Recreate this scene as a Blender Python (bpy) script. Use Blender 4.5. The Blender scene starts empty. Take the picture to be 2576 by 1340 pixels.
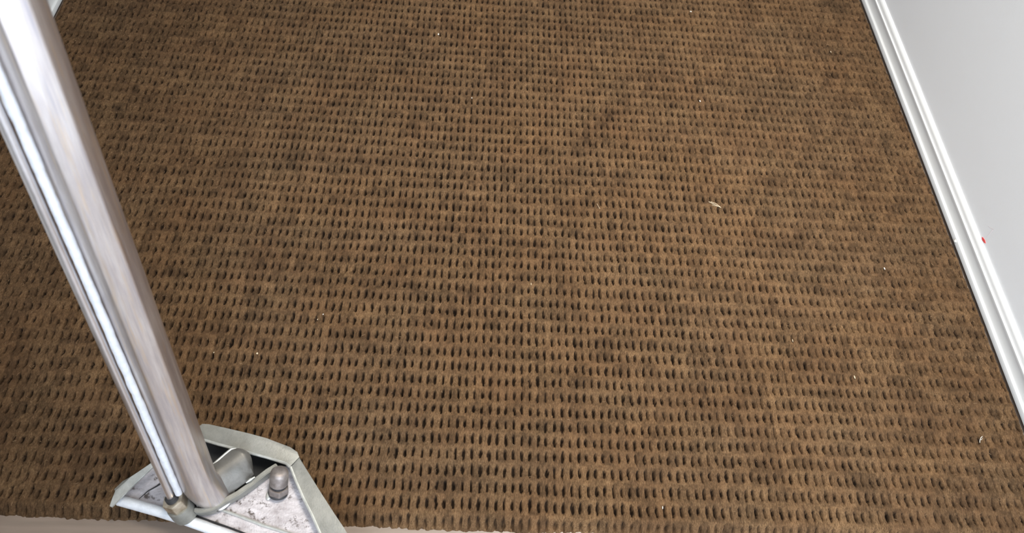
import bpy, bmesh, math, random
import numpy as np
from mathutils import Vector, Matrix

# ------------------------------------------------------------------ camera, light, exposure
SC = bpy.context.scene
COL = SC.collection
F_PX, CAM_H, CX, CY = 1860.0, 0.95, 1288.0, 670.0
d1 = np.array([21.0, -2917.0, F_PX]); d1 /= np.linalg.norm(d1)          # corridor direction (world +Y) seen by the camera
d2 = np.array([F_PX**2/116.0, .047*F_PX**2/116.0, F_PX]); d2 -= d1*(d2@d1); d2 /= np.linalg.norm(d2)   # world +X
up = np.cross(d1, d2)
if up[1] > 0: up = -up
ROT = np.array([d2, d1, up])                                             # camera (x right, y down, z forward) -> world
cam_d = bpy.data.cameras.new('camera'); cam = bpy.data.objects.new('camera', cam_d); COL.objects.link(cam)
cam_d.sensor_width = 36.0; cam_d.lens = 36.0*F_PX/2576.0
cam_d.clip_start = 0.02
M = Matrix([[ROT[r][0], -ROT[r][1], -ROT[r][2]] for r in range(3)]).to_4x4()
M.translation = Vector((0, 0, CAM_H)); cam.matrix_world = M
cam_d.dof.use_dof = True; cam_d.dof.focus_distance = 1.08; cam_d.dof.aperture_fstop = 7.0
SC.camera = cam
SC.view_settings.view_transform = 'Standard'; SC.view_settings.look = 'None'
SC.view_settings.gamma = 1.0; SC.view_settings.use_curve_mapping = False
SC.view_settings.exposure = 0.0

def area(name, loc, target, size, power, colr, spread=180):
    l = bpy.data.lights.new(name, 'AREA'); l.shape = 'RECTANGLE'; l.size, l.size_y = size
    l.energy = power; l.color = colr; l.spread = math.radians(spread)
    o = bpy.data.objects.new(name, l); COL.objects.link(o); o.location = loc
    o.rotation_euler = (Vector(target)-Vector(loc)).to_track_quat('-Z', 'Y').to_euler()
    return o
w = bpy.data.worlds.new('world'); SC.world = w; w.use_nodes = True
w.node_tree.nodes['Background'].inputs[0].default_value = (0.80, 0.88, 1.0, 1)
w.node_tree.nodes['Background'].inputs[1].default_value = 0.75
area('ceiling_light', (0.45, 0.75, 2.36), (0.45, 0.75, 0), (0.35, 0.8), 16, (1.0, 0.93, 0.82), 75)
area('window_light', (0.25, -1.66, 1.35), (0.6, 0.6, 0.2), (1.1, 1.3), 72, (0.78, 0.87, 1.0))

def ray(px, py): return ROT @ np.array([(px-CX)/F_PX, (py-CY)/F_PX, 1.0])
def P(px, py, h=0.0):                       # point of the horizontal plane z=h seen at a pixel
    r = ray(px, py); t = (h-CAM_H)/r[2]; return Vector((r[0]*t, r[1]*t, h))
def D(px, py, t):                           # point at depth t seen at a pixel
    r = ray(px, py); return Vector((r[0]*t, r[1]*t, CAM_H+r[2]*t))

# ------------------------------------------------------------------ materials
def mat(name, col, rough=.5, metal=0.0, spec=.5):
    m = bpy.data.materials.new(name); m.use_nodes = True
    b = m.node_tree.nodes['Principled BSDF']
    b.inputs['Base Color'].default_value = (*col, 1); b.inputs['Roughness'].default_value = rough
    b.inputs['Metallic'].default_value = metal; b.inputs['Specular IOR Level'].default_value = spec
    return m
class G:
    def __init__(s, m): s.t = m.node_tree; s.b = s.t.nodes['Principled BSDF']
    def n(s, ty, **kw):
        nd = s.t.nodes.new(ty)
        for k, v in kw.items(): setattr(nd, k, v)
        return nd
    def l(s, a, b): s.t.links.new(a, b)
    def noise(s, vec, scale, detail=2, rough=.5):
        nd = s.n('ShaderNodeTexNoise'); nd.inputs['Scale'].default_value = scale
        nd.inputs['Detail'].default_value = detail; nd.inputs['Roughness'].default_value = rough
        if vec: s.l(vec, nd.inputs['Vector'])
        return nd.outputs['Fac']
    def coords(s, scale=(1, 1, 1), rot=(0, 0, 0)):
        c = s.n('ShaderNodeTexCoord'); mp = s.n('ShaderNodeMapping')
        mp.inputs['Scale'].default_value = scale; mp.inputs['Rotation'].default_value = rot
        s.l(c.outputs['Object'], mp.inputs['Vector']); return mp.outputs['Vector']
    def ramp(s, fac, stops):
        r = s.n('ShaderNodeValToRGB'); e = r.color_ramp.elements
        while len(e) < len(stops): e.new(.5)
        for el, (p, c) in zip(e, stops): el.position = p; el.color = (*c, 1) if len(c) == 3 else c
        s.l(fac, r.inputs['Fac']); return r.outputs['Color']
    def mix(s, fac, a, b, mode='MIX'):
        m = s.n('ShaderNodeMix', data_type='RGBA', blend_type=mode)
        if isinstance(fac, (int, float)): m.inputs[0].default_value = fac
        else: s.l(fac, m.inputs[0])
        for i, v in ((6, a), (7, b)):
            if isinstance(v, tuple): m.inputs[i].default_value = (*v, 1)
            else: s.l(v, m.inputs[i])
        return m.outputs[2]
    def bump(s, h, strength, dist):
        b = s.n('ShaderNodeBump'); b.inputs['Strength'].default_value = strength; b.inputs['Distance'].default_value = dist
        s.l(h, b.inputs['Height']); s.l(b.outputs['Normal'], s.b.inputs['Normal'])

m_carpet = mat('carpet_wool', (.2, .13, .07), .95, 0, .15)
g = G(m_carpet)
yarn = g.noise(g.coords((1, .3, 1)), 900, 4, .7)
blotch = g.noise(g.coords((1, 1, 1)), 260, 3, .6)
soft = g.noise(g.coords((1, 1, 1)), 14, 3, .6)
c = g.ramp(yarn, [(.33, (.040, .023, .011)), (.5, (.088, .055, .029)), (.68, (.168, .112, .064))])
c = g.mix(g.ramp(blotch, [(.35, (0, 0, 0)), (.7, (1, 1, 1))]), c, g.mix(.5, c, (.13, .082, .045)))
c = g.mix(g.ramp(soft, [(.35, (0, 0, 0)), (.65, (.4, .4, .4))]), c, (.080, .043, .022))
att = g.n('ShaderNodeAttribute', attribute_name='backing_shade')
c = g.mix(att.outputs['Fac'], c, (.014, .009, .006))  # dark latex colour, with shade painted into the holes and up their sides
g.l(c, g.b.inputs['Base Color'])
g.b.inputs['Sheen Weight'].default_value = .0; g.b.inputs['Sheen Roughness'].default_value = .5
g.b.inputs['Sheen Tint'].default_value = (.8, .65, .5, 1)
tn = g.n('ShaderNodeAttribute', attribute_name='tone')
c = g.mix(1.0, c, tn.outputs['Color'], 'MULTIPLY')
g.l(c, g.b.inputs['Base Color'])
g.bump(g.mix(.5, yarn, blotch), .8, .0014)

m_fibre = mat('fibre_tan', (.30, .19, .10), .8)
m_floor = mat('floor_laminate', (.42, .34, .28), .45)
g = G(m_floor); v = g.coords((1, 12, 1))
g.l(g.ramp(g.noise(v, 9, 4), [(.3, (.17, .128, .098)), (.7, (.22, .168, .13))]), g.b.inputs['Base Color'])
m_wall = mat('wall_paint', (.855, .87, .878), .42, 0, .35)
g = G(m_wall); g.bump(g.noise(g.coords(), 260, 2), .12, .0006)
m_trim = mat('trim_gloss', (.66, .67, .665), .28, 0, .5)
g = G(m_trim); g.bump(g.noise(g.coords((1, .05, 1)), 300, 2), .10, .0004)
m_ceiling = mat('ceiling_paint', (.8, .8, .78), .8)

def metal(name, dark, light, rough, scale=(1, 1, 1), sc=30, stain=None, metallic=1.0, bumpd=.0003):
    m = mat(name, light, rough, metallic)
    g = G(m); v = g.coords(scale)
    n1 = g.noise(v, sc, 5, .65)
    c = g.ramp(n1, [(.3, dark), (.7, light)])
    if stain:
        n2 = g.noise(g.coords(), sc*1.7, 6, .7)
        c = g.mix(g.ramp(n2, [(stain[1], (0, 0, 0)), (stain[1]+.08, (1, 1, 1))]), c, stain[0])
    g.l(c, g.b.inputs['Base Color'])
    r = g.n('ShaderNodeMapRange'); g.l(n1, r.inputs['Value'])
    r.inputs['To Min'].default_value = rough-.08; r.inputs['To Max'].default_value = rough+.1
    g.l(r.outputs['Result'], g.b.inputs['Roughness'])
    g.bump(g.noise(g.coords(), sc*9, 3), .4, bumpd)
    return m
m_tube = metal('tube_steel', (.58, .54, .52), (.78, .75, .73), .28, (6, 6, .6), 14)
def streaked(name, cols, rough, k=1.0):
    m = mat(name, cols[1], rough, .92); g = G(m)
    a = g.n('ShaderNodeAttribute', attribute_name='around').outputs['Vector']
    def nz(sc, sx, sy, d=4):
        mp = g.n('ShaderNodeMapping'); mp.inputs['Scale'].default_value = (sx, sy, sx); g.l(a, mp.inputs['Vector'])
        return g.noise(mp.outputs['Vector'], sc, d, .6)
    c = g.ramp(nz(3*k, 1, 1.2), [(.32, cols[0]), (.5, cols[1]), (.68, cols[2])])
    c = g.mix(g.ramp(nz(9*k, 1, .35, 5), [(.54, (0, 0, 0)), (.66, (.35, .35, .35))]), c, cols[3])
    c = g.mix(g.ramp(nz(4*k, 1, .8, 3), [(.53, (0, 0, 0)), (.70, (.6, .6, .6))]), c, cols[4])
    g.l(c, g.b.inputs['Base Color'])
    r = g.n('ShaderNodeMapRange'); g.l(nz(5, 1, .5), r.inputs['Value']); r.inputs['To Min'].default_value = rough-.12; r.inputs['To Max'].default_value = rough+.16
    g.l(r.outputs['Result'], g.b.inputs['Roughness'])
    return m
m_tube = streaked('tube_steel', [(.50, .455, .45), (.59, .54, .52), (.68, .64, .62), (.34, .33, .38), (.68, .53, .37)], .36)
m_pipe = metal('pipe_steel', (.62, .60, .60), (.80, .78, .79), .3, (3, 3, .5), 20)
m_bead = metal('weld_frosted', (.64, .66, .69), (.78, .80, .83), .6, (1, 1, 1), 120, None, .35, .0012)
m_cast = metal('cast_grey', (.19, .188, .168), (.27, .266, .238), .5, (1, 1, 1), 60, None, .45, .0006)
m_scoop = metal('scoop_metal', (.22, .21, .19), (.33, .31, .28), .48, (1, 1, 1), 40, None, .6, .0004)
m_plate = metal('worn_plate', (.30, .27, .27), (.58, .545, .555), .6, (1, 2.2, 1), 45, ((.10, .08, .07), .565), .3, .0016)
m_edge = metal('bright_edge', (.42, .42, .385), (.60, .60, .56), .4, (1, 1, 1), 90, None, .6)
m_dark = mat('shade_and_scratch_dark', (.012, .012, .013), .7)  # near-black for painted shade in the head, and for the scratch
m_rubber_shade = mat('rubber_and_shade_black', (.02, .02, .022), .6)  # dark ferrule ring, also the painted shade around the bolt's nut
m_brass = metal('dull_brass', (.34, .28, .20), (.62, .56, .46), .35, (1, 1, 1), 90, None, .9)
m_bolt = metal('bolt_steel', (.20, .17, .155), (.36, .32, .30), .55, (1, 1, 1), 120, None, .85)
m_lint = mat('lint_white', (.60, .57, .50), .7)
m_straw = mat('straw_pale', (.50, .40, .27), .6)
m_red = mat('red_paint', (.75, .06, .06), .5)
m_pink = mat('pink_scuff', (.68, .55, .57), .6)

# ------------------------------------------------------------------ object helpers
def props(o, label=None, cat=None, group=None, kind=None):
    for k, v in (('label', label), ('category', cat), ('group', group), ('kind', kind)):
        if v: o[k] = v
    return o
def link(name, me, m=None, parent=None):
    if m: me.materials.append(m)
    o = bpy.data.objects.new(name, me); COL.objects.link(o)
    if parent: o.parent = parent
    return o
def obj(name, bm, m, parent=None, smooth=True):
    me = bpy.data.meshes.new(name); bmesh.ops.recalc_face_normals(bm, faces=bm.faces)
    bm.to_mesh(me); bm.free()
    if smooth:
        me.polygons.foreach_set('use_smooth', [True]*len(me.polygons))
        try: me.set_sharp_from_angle(angle=math.radians(40))
        except Exception: pass
    return link(name, me, m, parent)
def poly_prism(bm, pts, depth, bevel=0.0):
    """solid between pts (list of Vector) and the same pts moved by the vector depth"""
    a = [bm.verts.new(p) for p in pts]; b = [bm.verts.new(p+depth) for p in pts]
    bm.faces.new(a); bm.faces.new(b[::-1])
    n = len(a)
    for i in range(n): bm.faces.new((a[i], b[i], b[(i+1) % n], a[(i+1) % n]))
    if bevel: bmesh.ops.bevel(bm, geom=list(bm.edges), offset=bevel, segments=2, affect='EDGES', profile=.6)
def frame(a):
    a = a.normalized(); s = a.cross(Vector((0, 0, 1)))
    if s.length < .05: s = a.cross(Vector((1, 0, 0)))
    s.normalize(); return a, s, a.cross(s).normalized()
def revolve(bm, p0, axis, prof, seg=32, cap=True):
    """prof: list of (distance along the axis, radius)"""
    a, s, u = frame(axis); rings = []
    for d, r in prof:
        rings.append([bm.verts.new(p0+a*d+(s*math.cos(2*math.pi*k/seg)+u*math.sin(2*math.pi*k/seg))*r) for k in range(seg)])
    for x, y in zip(rings, rings[1:]):
        for k in range(seg): bm.faces.new((x[k], x[(k+1) % seg], y[(k+1) % seg], y[k]))
    if cap: bm.faces.new(rings[0][::-1]); bm.faces.new(rings[-1])
def tube(bm, pts, rad, seg=24, cap=True):
    pts = [Vector(p) for p in pts]; n = len(pts)
    rad = rad if isinstance(rad, list) else [rad]*n
    t = [(pts[min(i+1, n-1)]-pts[max(i-1, 0)]).normalized() for i in range(n)]
    s = frame(t[0])[1]; rings = []
    for i in range(n):
        s = (s-t[i]*s.dot(t[i])).normalized(); u = t[i].cross(s)
        rings.append([bm.verts.new(pts[i]+(s*math.cos(2*math.pi*k/seg)+u*math.sin(2*math.pi*k/seg))*rad[i]) for k in range(seg)])
    for x, y in zip(rings, rings[1:]):
        for k in range(seg): bm.faces.new((x[k], x[(k+1) % seg], y[(k+1) % seg], y[k]))
    if cap: bm.faces.new(rings[0][::-1]); bm.faces.new(rings[-1])
def hexnut(bm, p0, axis, r, h, bev=.0008):
    a, s, u = frame(axis)
    pts = [p0+(s*math.cos(math.pi*k/3)+u*math.sin(math.pi*k/3))*r for k in range(6)]
    poly_prism(bm, pts, a*h, bev)
def box(bm, lo, hi):
    poly_prism(bm, [Vector((lo[0], lo[1], lo[2])), Vector((hi[0], lo[1], lo[2])), Vector((hi[0], hi[1], lo[2])), Vector((lo[0], hi[1], lo[2]))], Vector((0, 0, hi[2]-lo[2])))

# ------------------------------------------------------------------ the room
XR, XL = 0.806, -0.770            # front of the baseboards
YC = 0.2175                       # cut edge of the carpet
YF, YB = 3.0, -1.7
TW = .0128
SUB = -0.011
def struct(name, lo, hi, m):
    bm = bmesh.new(); box(bm, lo, hi); return props(obj(name, bm, m, None, False), kind='structure')
struct('floor', (XL-.1, YB, SUB-.05), (XR+.1, YF, SUB), m_floor)
wall_r = struct('wall_right', (XR+TW, YB, SUB), (XR+TW+.1, YF, 2.42), m_wall)
struct('wall_left', (XL-TW-.1, YB, SUB), (XL-TW, YF, 2.42), m_wall)
struct('wall_back', (XL-TW, YF, SUB), (XR+TW, YF+.1, 2.42), m_wall)
struct('ceiling', (XL-TW-.1, YB, 2.42), (XR+TW+.1, YF+.1, 2.5), m_ceiling)
PROF = [(.0, -.004), (.0, .0040), (.0004, .0048), (.0022, .0062), (.0030, .0085), (.0039, .013), (.0044, .018), (.0044, .023),
        (.0040, .0262), (.0042, .0270), (.0062, .0277), (.0068, .0290), (.0070, .0330), (.0078, .0355), (.0094, .0380), (.0115, .0392), (TW, .0395), (TW, -.004)]
def baseboard(name, x0, s):
    bm = bmesh.new(); ys = np.linspace(YB, YF, 60); rings = []
    for y in ys:
        wob = .0004*math.sin(y*7.3)
        rings.append([bm.verts.new((x0+s*px, y, z+wob*(z > 0))) for px, z in PROF])
    for a, b in zip(rings, rings[1:]):
        for k in range(len(PROF)): bm.faces.new((a[k], a[(k+1) % len(PROF)], b[(k+1) % len(PROF)], b[k]))
    bm.faces.new(rings[0]); bm.faces.new(rings[-1][::-1])
    return props(obj(name, bm, m_trim), kind='structure')
struct('wall_light_blocker', (XL-TW, -.42, SUB), (-.22, -.32, 2.42), m_wall)  # added stub out of view, keeps window light off the left carpet
baseboard('baseboard_right', XR, 1); baseboard('baseboard_left', XL, -1)

# ------------------------------------------------------------------ the carpet: a looped mat with a grid of pin holes
rng = np.random.default_rng(7)
PX_, PY_ = .01092, .02124
h0 = P(1378.4, 504.5)
NX, NY = 9, 12
YC += .004
x = np.arange(XL+.0005, XR-.0042, PX_/NX)
y = np.arange(YC, 1.62, PY_/NY)
X, Y = np.meshgrid(x, y)
def vnoise(X, Y, sx, sy, seed):
    r = np.random.default_rng(seed); u = X/sx+500; v = Y/sy+500
    T = r.random((512, 512)); iu = np.floor(u).astype(int); iv = np.floor(v).astype(int)
    fu = u-iu; fv = v-iv; fu = fu*fu*(3-2*fu); fv = fv*fv*(3-2*fv)
    a = T[iv % 512, iu % 512]; b = T[iv % 512, (iu+1) % 512]; c = T[(iv+1) % 512, iu % 512]; d = T[(iv+1) % 512, (iu+1) % 512]
    return (a*(1-fu)+b*fu)*(1-fv)+(c*(1-fu)+d*fu)*fv-.5
def sstep(t): t = np.clip(t, 0, 1); return t*t*(3-2*t)
U = (X-h0.x)/PX_; V = (Y-h0.y)/PY_
V = V+.22*vnoise(X, Y, .22, .05, 1)+.06*vnoise(X, Y, .05, .10, 2)
U = U+.25*vnoise(X, Y, .25, .2, 3)+.05*vnoise(X, Y, .05, .03, 4)
I = np.round(U).astype(int); J = np.round(V).astype(int)
def tab(seed): return np.random.default_rng(seed).random((256, 256))
def cell(seed): return tab(seed)[J % 256, I % 256]
fluff = sstep((-.30-X)/.35)*.9+sstep((X-.50)/.28)*.8+.5*np.clip(vnoise(X, Y, .12, .10, 9)*2, 0, 1)   # pile less trodden near the walls; on the left stands in for low-angle light
fluff = np.clip(fluff, 0, 1)
du = U-I-(cell(11)-.5)*.13; dv = V-J-(cell(12)-.5)*(.10+.22*fluff)
du = du+dv*(cell(13)-.5)*.35
sx = .115+.060*cell(14)-.035*fluff*cell(17); sy = .235+.11*cell(15)-.05*fluff*cell(18)
r = np.sqrt((du/sx)**2+(dv/sy)**2)+.35*vnoise(X, Y, .0016, .003, 5)
dep = np.clip(.62+.75*cell(16)-.6*fluff*cell(19), .15, 1)
hole = sstep((1.25-r)/.50)*dep
seam = np.exp(-(du/.10)**2)*(.35+.65*cell(20))
tuft = (np.abs(du)*2)**2
Z = -.0092*hole-.0009*seam*(1-.5*fluff)-.0004*(1-tuft)
Z += .0011*vnoise(X, Y, .0042, .0085, 21)*(.6+1.2*fluff)+.0007*vnoise(X, Y, .0018, .0036, 22)*(.7+1.2*fluff)
Z += .0005*(cell(23)-.5)+.0016*vnoise(X, Y, .06, .022, 24)+.0006*np.cos(2*np.pi*(V-.5))
Z += .0011*rng.standard_normal(Z.shape)*.22*(1+fluff)
edge = sstep((YC+.016-Y)/.018)                     # ragged cut edge at the threshold
Z -= edge*(.0085+.0035*vnoise(X, Y, .004, .004, 25)); Z[0, :] = SUB-.002; Z[1, :] = np.minimum(Z[1, :], SUB+.003)
for xe, sgn in ((XR, 1), (XL, -1)):                # turned down beside the baseboards
    dd = np.clip((.010-np.abs(xe-X))/.006, 0, 1); Z -= dd*dd*.007
Z = np.maximum(Z, SUB+.0004); Z[0, :] = SUB-.002
Z[:, 0] = SUB; Z[:, -1] = SUB; Z[-1, :] = SUB
YY = Y.copy(); YY -= sstep((YC+.03-Y)/.03)*(X+.5)*.006; YY += edge*.0028*vnoise(X, Y*0, .004, 1, 26)+edge*.004*vnoise(X, Y*0, .05, 1, 27)
XX = X+.0006*vnoise(X, Y, .002, .004, 28)
XX[:, 0] = X[:, 0]; XX[:, -1] = X[:, -1]
ny, nx = X.shape
co = np.stack([XX, YY, Z], -1).reshape(-1, 3).astype(np.float32)
k = np.arange(ny*nx).reshape(ny, nx)
quads = np.stack([k[:-1, :-1], k[:-1, 1:], k[1:, 1:], k[1:, :-1]], -1).reshape(-1, 4).astype(np.int32)
me = bpy.data.meshes.new('carpet'); me.vertices.add(len(co)); me.vertices.foreach_set('co', co.ravel())
me.loops.add(quads.size); me.loops.foreach_set('vertex_index', quads.ravel())
me.polygons.add(len(quads)); me.polygons.foreach_set('loop_start', np.arange(0, quads.size, 4, dtype=np.int32))
me.polygons.foreach_set('use_smooth', np.ones(len(quads), bool))
me.update(calc_edges=True)
at = me.attributes.new('backing_shade', 'FLOAT', 'POINT')
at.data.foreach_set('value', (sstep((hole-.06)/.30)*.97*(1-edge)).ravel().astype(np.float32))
Iu = np.floor(U).astype(int); Jv = np.floor(V+.5).astype(int)
tone = .90+.36*(tab(31)[Jv % 256, Iu % 256]-.5)+.26*vnoise(X, Y, .05, .018, 32)+.34*vnoise(X, Y, .008, .008, 33)+.5*vnoise(X, Y, .0012, .004, 34)
tone *= 1-.10*fluff  # shade towards the walls painted into the pile colour
wt = .5+.5*vnoise(X, Y, .09, .05, 35)*2
rgb = np.stack([tone*(1.03+.05*wt), tone*.99, tone*(.93-.06*wt), np.ones_like(tone)], -1)
ta = me.color_attributes.new('tone', 'FLOAT_COLOR', 'POINT'); ta.data.foreach_set('color', rgb.reshape(-1).astype(np.float32))
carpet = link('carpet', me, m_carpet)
props(carpet, 'brown looped wall-to-wall carpet with a grid of small dark holes', 'carpet', kind='stuff')

# loose yarn fibres standing on the pile
rr = random.Random(5); vs, fs = [], []
def fibre(p, ang, ln, rad, curl, lift):
    n = 4; base = len(vs)
    for i in range(n+1):
        t = i/n; a = ang+curl*(t-.5)
        q = p+Vector((math.cos(a), math.sin(a), 0))*ln*(t-.5)+Vector((0, 0, lift*(1-(2*t-1)**2)))
        s = Vector((-math.sin(a), math.cos(a), 0)); rd = rad*(1-.6*abs(2*t-1))
        vs.extend([q+s*rd, q-s*rd, q+Vector((0, 0, rad*1.5))])
    for i in range(n):
        for j in range(3):
            a0 = base+i*3+j; b0 = base+i*3+(j+1) % 3; fs.append((a0, b0, b0+3, a0+3))
for i in range(5200):
    px = rr.uniform(XL+.02, XR-.02); py = rr.uniform(YC+.01, 1.5)
    keep = .25+(.75 if px < -.35 or px > .62 else 0)
    if rr.random() > keep: continue
    a = math.pi/2+rr.gauss(0, .5) if rr.random() < .7 else rr.gauss(0, .35)
    fibre(Vector((px, py, .0002+rr.random()*.0005)), a, rr.uniform(.0015, .006), rr.uniform(.00010, .00022), rr.gauss(0, 1.2), .0008)
me = bpy.data.meshes.new('loose_fibre'); me.from_pydata([tuple(v) for v in vs], [], fs)
props(link('loose_fibre', me, m_fibre, carpet), kind='stuff')

# ------------------------------------------------------------------ the cleaning wand
W0, W1 = D(478.5, 1154, .83), D(28.5, 0, .487)
AX = (W1-W0).normalized()                         # up along the tube
mid = (W0+W1)/2; view = (mid-Vector((0, 0, CAM_H))).normalized()
SIDE = view.cross(AX).normalized()
if SIDE.x > 0: SIDE = -SIDE                       # towards the left of the picture
DEPTH = AX.cross(SIDE).normalized()
if DEPTH.dot(view) > 0: DEPTH = -DEPTH            # towards the camera
wand = bpy.data.objects.new('cleaning_wand', None); COL.objects.link(wand)
props(wand, 'metal carpet-cleaning wand with a thick tube and an angular floor head', 'wand')
def part(name, bm, m, parent=None, smooth=True): return obj(name, bm, m, parent or wand, smooth)
R_T = .0203
elbow_end = P(556, 1250, .018)
bm = bmesh.new()
pts = [W0+AX*t for t in (1.05, .8, .6, .4, .2, .08, 0, -.035)]
e1 = W0-AX*.06
for t in (.15, .35, .6, .85, 1):
    a = (W0-AX*.035).lerp(e1, t); b = e1.lerp(elbow_end, t); pts.append(a.lerp(b, t))
tube(bm, pts, R_T, 96)
for v in bm.verts: v.co.z = max(v.co.z, .031)
for v in bm.verts:                      # the drawn tube is slightly faceted with soft corners
    q = v.co-W0; al = q.dot(AX)
    if al < -.05 or v.co.z < .0315: continue
    k_ = .62*min(1, (al+.05)/.03); c_ = W0+AX*al; d_ = v.co-c_
    th = math.degrees(math.atan2(d_.dot(SIDE), d_.dot(DEPTH)))
    rh = .866/math.cos(math.radians(((th-3+30) % 60)-30))
    v.co = c_+d_*(1-k_*(1-rh))
tube_o = part('tube', bm, m_tube)
ta = tube_o.data.attributes.new('around', 'FLOAT_VECTOR', 'POINT'); buf = []
for v in tube_o.data.vertices:
    q = v.co-W0; al = q.dot(AX); a_ = math.atan2(q.dot(SIDE), q.dot(DEPTH)); buf += [math.cos(a_), al*4, math.sin(a_)]
ta.data.foreach_set('vector', buf)
# frosted weld bead along the tube
bm = bmesh.new(); rnd = random.Random(3); rings = []; seg = 12
for i in range(150):
    t = -.048+1.08*i/149
    wd = .0040+.0003*rnd.uniform(-1, 1); th = .0034+.0003*rnd.uniform(-1, 1)
    c0 = W0+AX*t+SIDE*(R_T+.0036+.0002*rnd.uniform(-1, 1))+DEPTH*.002
    rings.append([bm.verts.new(c0+SIDE*wd*math.cos(2*math.pi*k/seg)+DEPTH*th*math.sin(2*math.pi*k/seg)) for k in range(seg)])
for a, b in zip(rings, rings[1:]):
    for k in range(seg): bm.faces.new((a[k], a[(k+1) % seg], b[(k+1) % seg], b[k]))
bm.faces.new(rings[0][::-1]); bm.faces.new(rings[-1])
props(part('weld_strip', bm, m_bead), 'rough frosted white strip along the tube')
# thin solution pipe with its fitting
pc = SIDE*.0328-DEPTH*.001
bm = bmesh.new(); tube(bm, [W0+AX*t+pc for t in (1.0, .5, .2, 0, -.03, -.054)], .0042, 24)
pipe = part('solution_pipe', bm, m_pipe)
f0 = W0-AX*.054+pc; fd = (P(474, 1300, .022)-f0).normalized()
bm = bmesh.new(); revolve(bm, f0-fd*.003, fd, [(0, .0052), (.001, .0068), (.006, .0072), (.007, .006)], 28)
props(part('ferrule', bm, m_rubber_shade, pipe), 'dark ring where the thin pipe ends')
bm = bmesh.new(); hexnut(bm, f0+fd*.003, fd, .0130, .015, .0012)
props(part('nut', bm, m_brass, pipe), 'dull brass hexagonal nut')
bm = bmesh.new(); revolve(bm, f0+fd*.017, fd, [(-.001, .010), (0, .0136), (.012, .0142), (.020, .0136), (.0225, .011)], 36)
props(part('collar', bm, m_cast, pipe), 'plain grey round collar below the nut')

# floor head: a folded pan with flanges round the rim
HT, HP = .042, .024
def PL(lst, h): return [P(a, b, h) for a, b in lst]
DN = Vector((0, 0, -1))
def slab(name, px, h, th, m, bev=.0008, label=None, parent=None, hs=None):
    bm = bmesh.new(); pts = PL(px, h) if hs is None else [P(a, b, hh) for (a, b), hh in zip(px, hs)]
    poly_prism(bm, pts, DN*th, bev); o = part(name, bm, m, parent, False)
    o.data.polygons.foreach_set('use_smooth', [True]*len(o.data.polygons))
    try: o.data.set_sharp_from_angle(angle=math.radians(30))
    except Exception: pass
    if label: o['label'] = label
    return o
top = slab('top_flange', [(499, 1072), (509, 1065), (526, 1066), (564, 1075), (624, 1089), (672, 1102), (729, 1123), (748, 1136), (753, 1149), (730, 1173), (720, 1163), (669, 1148), (609, 1131), (549, 1115), (512, 1105)], HT, .004, m_cast)
slab('side_flange', [(731, 1174), (753, 1150), (774, 1185), (807, 1238), (841, 1291), (862, 1322), (952, 1466), (862, 1466), (806, 1340), (783, 1289), (764, 1252), (744, 1207)], HT, .004, m_cast)
bm = bmesh.new()
for seq in ([(512, 1106), (549, 1117), (609, 1133), (669, 1149), (720, 1165), (730, 1174)], [(731, 1174), (744, 1208), (764, 1253), (783, 1290), (806, 1341), (862, 1466)]):
    tube(bm, [P(a, b, HT-.001) for a, b in seq], .0019, 8)
props(part('rim_bead', bm, m_edge), 'bright inner edge of the flanges')  # inner flange edge in a brighter metal
# outer skirts of the pan
def skirt(name, px, h0_, h1_, m, th=.003, inward=None):
    bm = bmesh.new()
    t = [P(a, b, h0_) for a, b in px]; ctr = P(620, 1260, 0)
    A = []; B = []
    for p in t:
        inn = (Vector((ctr.x, ctr.y, 0))-Vector((p.x, p.y, 0))).normalized()*th
        A.append((p+inn*.4, p+inn*1.6, Vector((p.x, p.y, h1_))+inn*1.6, Vector((p.x, p.y, h1_))+inn*.4))
    rg = [[bm.verts.new(q) for q in a] for a in A]
    for a, b in zip(rg, rg[1:]):
        for k in range(4): bm.faces.new((a[k], a[(k+1) % 4], b[(k+1) % 4], b[k]))
    bm.faces.new(rg[0]); bm.faces.new(rg[-1][::-1])
    return part(name, bm, m, None, False)
skirt('rear_skirt', [(499, 1073), (526, 1068), (564, 1077), (624, 1091), (672, 1104), (729, 1125), (753, 1151)], HT-.004, .002, m_cast)
skirt('side_skirt', [(753, 1152), (774, 1187), (807, 1240), (862, 1324), (950, 1462)], HT-.004, .002, m_cast)
# left ear
ear = slab('ear_flange', [(281, 1275), (275, 1272), (283, 1251), (290, 1233), (330, 1198), (394, 1154), (397, 1163), (330, 1224), (300, 1255)], HT, .003, m_edge, .0006,
           'pale pointed flange tapering to a tip', hs=[.036, .036, .040, .043, .045, .047, .047, .046, .043])
slab('ear_lip', [(289, 1234), (287, 1230), (309, 1209), (345, 1190), (388, 1157), (393, 1157), (332, 1200)], .038, .003, m_cast, .0004, None, ear)
# the pan plate with the curved cut for the vacuum scoop
plate_px = [(300, 1256), (397, 1162), (470, 1130), (492, 1180), (489, 1284), (513, 1282), (544, 1273), (570, 1257), (597, 1240), (623, 1222), (659, 1199), (694, 1172), (732, 1172),
            (746, 1207), (765, 1252), (784, 1289), (807, 1340), (860, 1462), (640, 1360), (545, 1318), (470, 1296), (400, 1277), (330, 1258)]
bm = bmesh.new(); poly_prism(bm, PL(plate_px, HP), DN*.002)
bmesh.ops.triangulate(bm, faces=[f for f in bm.faces if len(f.verts) > 4])
plate = part('pan_plate', bm, m_plate, None, False); plate['label'] = 'scratched whitish sloping plate with dark grime spots'
bm = bmesh.new()
tube(bm, [P(a, b, HP+.001) for a, b in [(545, 1277), (600, 1297), (660, 1320), (727, 1341), (860, 1385)]], .0018, 8)
part('plate_ridge', bm, m_edge, plate)
bm = bmesh.new()
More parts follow.
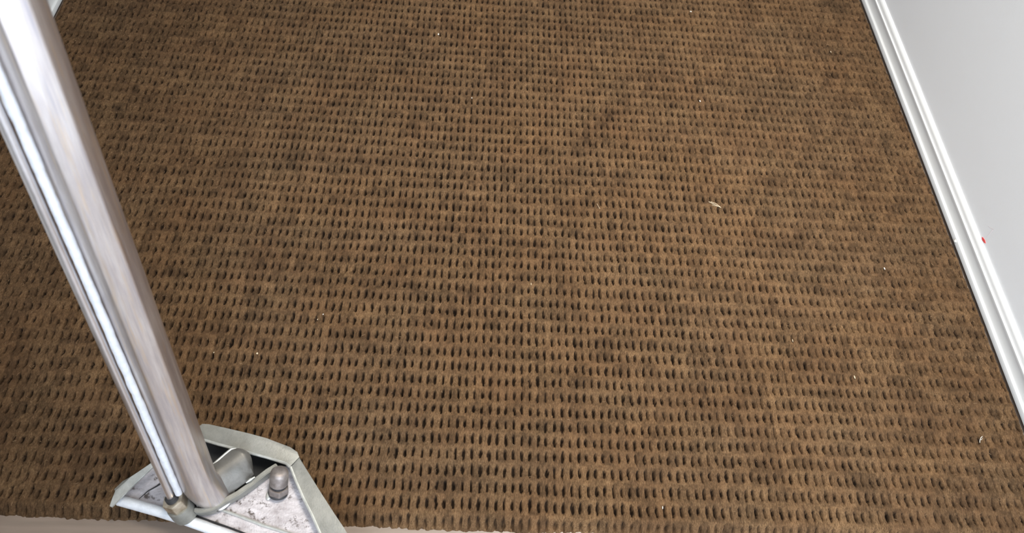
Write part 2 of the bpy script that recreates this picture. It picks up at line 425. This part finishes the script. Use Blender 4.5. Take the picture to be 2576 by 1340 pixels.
tube(bm, [P(a, b, HP+.0002) for a, b in [(350, 1254), (372, 1235), (395, 1222), (409, 1212)]], [.0004, .0007, .0009, .0016], 8)
props(part('scratch', bm, m_dark, plate), 'dark scored line across the plate')
# front bar
bar_px = [(300, 1251), (340, 1262), (400, 1279), (470, 1301), (545, 1328), (640, 1364), (930, 1470)]
bm = bmesh.new(); rg = []
for a, b in bar_px:
    c0 = P(a, b+7, HP+.001); rg.append(c0)
tube(bm, rg, .0062, 20)
props(part('front_bar', bm, m_bead), 'bright rounded lip along the front of the head')
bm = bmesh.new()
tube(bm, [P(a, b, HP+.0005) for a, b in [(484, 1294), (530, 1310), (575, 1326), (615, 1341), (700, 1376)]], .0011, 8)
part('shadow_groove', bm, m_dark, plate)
# inside of the pan: shade under the opening painted as a near-black floor
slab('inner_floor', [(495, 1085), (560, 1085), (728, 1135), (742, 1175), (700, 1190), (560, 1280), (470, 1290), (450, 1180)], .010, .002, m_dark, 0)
# vacuum scoop: curved sheet between the cut edge and the rim strip
A_ = [(500, 1200, .040), (512, 1186, .044), (524, 1177, .047), (538, 1166, .050), (552, 1153, .050), (566, 1141, .050), (578, 1131, .050), (586, 1127, .050)]
B_ = [(497, 1279, .034), (520, 1276, .034), (545, 1264, .034), (570, 1248, .034), (598, 1231, .034), (622, 1213, .035), (640, 1194, .035), (637, 1172, .036)]
C_ = []
NL, NS = 28, 18
def lerp_list(L, t):
    f = t*(len(L)-1); i = min(int(f), len(L)-2); f -= i
    return tuple(L[i][k]*(1-f)+L[i+1][k]*f for k in range(3))
bm = bmesh.new(); gr = []
for i in range(NL+1):
    t = i/NL; a = lerp_list(A_, t); b = lerp_list(B_, t); pa = P(*a); pb = P(*b); row = []
    for j in range(NS+1):
        s = j/NS; q = pa.lerp(pb, s); q = q+Vector((0, 0, 1))*.016*math.sin(math.pi*(s*.85+.08))*(.8 if t < .9 else .8-2*(t-.9))
        if t > .55: q = q+(P(628, 1143, .045)-P(612, 1151, .045))*math.sin(math.pi*s)*((t-.55)/.45)**1.5
        row.append(bm.verts.new(q))
    gr.append(row)
for a, b in zip(gr, gr[1:]):
    for j in range(NS): bm.faces.new((a[j], a[j+1], b[j+1], b[j]))
bmesh.ops.solidify(bm, geom=list(bm.faces), thickness=.0022)
scoop = part('vacuum_scoop', bm, m_scoop)
bm = bmesh.new()
tube(bm, [P(a, b, h+.002) for a, b, h in [(533, 1170, .050), (550, 1156, .052), (566, 1142, .052), (582, 1129, .052), (600, 1128, .050), (612, 1137, .048)]], .0014, 8)
part('scoop_edge', bm, m_edge, scoop)
# curved strip standing round the scoop
bm = bmesh.new(); rim = [(488, 1281), (500, 1283), (515, 1282), (530, 1279), (548, 1269), (570, 1255), (597, 1240), (623, 1222), (650, 1201), (672, 1184), (697, 1169)]
rg = []
for i, (a, b) in enumerate(rim):
    a0, b0 = rim[max(i-1, 0)]; a1, b1 = rim[min(i+1, len(rim)-1)]
    dx, dy = a1-a0, b1-b0; L = math.hypot(dx, dy); nx_, ny_ = -dy/L, dx/L
    hw = 6.0
    t0 = P(a-nx_*hw, b-ny_*hw, .040); t1 = P(a+nx_*hw, b+ny_*hw, .040)
    rg.append([bm.verts.new(q) for q in (t0, t1, t1+DN*.014, t0+DN*.014)])
for a, b in zip(rg, rg[1:]):
    for k in range(4): bm.faces.new((a[k], a[(k+1) % 4], b[(k+1) % 4], b[k]))
bm.faces.new(rg[0]); bm.faces.new(rg[-1][::-1])
bmesh.ops.bevel(bm, geom=[e for e in bm.edges], offset=.0008, segments=2, affect='EDGES')
part('scoop_rim', bm, m_cast)
bm = bmesh.new(); tube(bm, [P(619, 1214, .043), P(630, 1206, .044), P(641, 1199, .043)], [.0008, .0018, .0008], 8)
part('bright_spot', bm, m_edge, scoop)  # small bright ridge where scoop and rim meet
# bolt on the right of the head
b0, b1 = P(700, 1240, .026), P(703, 1185, .058)
bd = (b1-b0).normalized(); bl = (b1-b0).length
bm = bmesh.new(); revolve(bm, b0, bd, [(0, .0115), (.002, .0118), (.0035, .0105)], 32)
bolt = part('bolt', bm, m_rubber_shade)  # black disc painted as the shade under the nut
bm = bmesh.new(); hexnut(bm, b0+bd*.003, bd, .0126, .009, .0014); part('nut', bm, m_bolt, bolt)
bm = bmesh.new(); revolve(bm, b0+bd*.0160, bd, [(0, .0085), (.001, .0108), (bl-.020, .0108), (bl-.0165, .0098), (bl-.0145, .007)], 32)
part('cap', bm, m_bolt, bolt)
bm = bmesh.new(); revolve(bm, b0+bd*.0115, bd, [(0, .0088), (.005, .0088)], 24); part('gap_shade', bm, m_rubber_shade, bolt)  # black ring painted as the shade in the gap below the cap
bm = bmesh.new(); bmesh.ops.create_icosphere(bm, subdivisions=2, radius=.0045, matrix=Matrix.Translation(P(676, 1246, .0255)) @ Matrix.Diagonal((.8, 1.3, .5, 1)))
props(part('highlight_blob', bm, m_edge, bolt), 'white blob painted as a highlight beside the bolt')  # highlight modelled as a pale raised blob

# ------------------------------------------------------------------ crumbs and fibres lying on the carpet
def crumb(px, py, w_, l_, ang, label, m=m_lint, cat='lint', name='lint_fleck', grp=None):
    bm = bmesh.new(); bmesh.ops.create_icosphere(bm, subdivisions=2, radius=1)
    q = random.Random(px); p = P(px, py, .0012)
    for v in bm.verts: v.co *= q.uniform(.75, 1.15)
    bmesh.ops.transform(bm, matrix=Matrix.Diagonal((w_/2, l_/2, min(w_, l_)*.35, 1)), verts=bm.verts)
    o = obj(name, bm, m); o.location = p; o.rotation_euler = (0, 0, ang)
    return props(o, label, cat, grp)
crumb(1103, 86, .0030, .0042, .2, 'bright white lint fleck on the carpet top centre')
crumb(1187, 246, .0020, .0024, 0, 'tiny white lint dot on the carpet in the upper middle')
crumb(1738, 29, .0042, .0030, -.5, 'white lint fleck nearest the top edge of the photo')
crumb(2090, 130, .0018, .0044, .2, 'yellowish lint fleck near the upper end of the white baseboard', m_straw)
crumb(1761, 254, .0026, .0042, .3, 'white lint fleck above the pale straw sliver')
crumb(1994, 856, .0012, .0050, 0, 'upright cream lint sliver on the carpet below the straw sliver', m_straw)
crumb(2225, 675, .0022, .0048, .1, 'white lint sliver on the carpet beside the red-marked wall')
crumb(2150, 948, .0018, .0056, .05, 'cream upright lint sliver in the lower right carpet', m_straw)
crumb(1667, 1276, .0014, .0042, 0, 'thin white lint sliver near the bottom edge of the carpet')
crumb(1336, 714, .0012, .0048, 0, 'cream lint sliver in the very middle of the carpet', m_straw)
crumb(813, 790, .0016, .0020, 0, 'small white lint speck between the tube and the carpet centre')
crumb(799, 803, .0012, .0024, -.4, 'faint lint speck just below and beside a whiter one', m_straw)
crumb(538, 886, .0016, .0020, 0, 'small pinkish lint speck close beside the thick tube', m_straw)
crumb(647, 888, .0030, .0030, 0, 'tan crumb on the dark carpet between tube and centre', m_straw, 'crumb', 'carpet_crumb')
crumb(2404, 606, .0060, .0050, .5, 'grey white crumb wedged against the baseboard', m_lint, 'crumb', 'plaster_crumb')
def strand(name, pts, rad, m, label, cat):
    bm = bmesh.new()
    for i, pp in enumerate(pts): tube(bm, [P(a, b, h) for a, b, h in pp], rad[i] if isinstance(rad, list) else rad, 8)
    return props(obj(name, bm, m), label, cat)
strand('straw_sliver', [[(1783, 507, .0016), (1797, 514, .0022), (1814, 522, .0016)], [(1788, 507, .002), (1801, 512, .0026), (1812, 520, .002)], [(1791, 515, .0012), (1797, 517, .0016), (1806, 519, .0014)]],
       [.0005, .0004, .0003], m_straw, 'pale split straw sliver lying slantwise on the carpet', 'straw')
strand('curled_fibre', [[(2465, 1113, .0015), (2465, 1107, .0025), (2467, 1101, .003), (2471, 1097, .002)], [(2466, 1106, .002), (2470, 1105, .0025), (2471, 1101, .002)]],
       [.0004, .00025], m_lint, 'curled white fibre on the carpet below the baseboard', 'fibre')
strand('hair_strand', [[(1502, 512, .0016), (1505, 518, .002), (1509, 525, .0014)]], .0003, m_straw, 'short pale hair lying near the middle of the carpet', 'hair')

# ------------------------------------------------------------------ marks on the wall
XWALL = XR+TW
def on_wall(px, py, off=.0):
    r = ray(px, py); t = (XWALL-off)/r[0]; return Vector((XWALL-off, r[1]*t, CAM_H+r[2]*t))
pts = [(2471, 596), (2474, 598), (2478, 604), (2480, 612), (2476, 610), (2471, 603)]
bm = bmesh.new(); poly_prism(bm, [on_wall(*p) for p in pts], Vector((-.0006, 0, 0)))
props(obj('paint_mark', bm, m_red, wall_r, False), 'small red mark just above the baseboard')
bm = bmesh.new()
tube(bm, [on_wall(a, b) for a, b in [(2482, 596), (2490, 588), (2498, 577)]], .00022, 6)
tube(bm, [on_wall(a, b) for a, b in [(2486, 568), (2492, 573), (2500, 577)]], .00018, 6)
props(obj('scuff', bm, m_pink, wall_r), 'faint pink scuff lines')
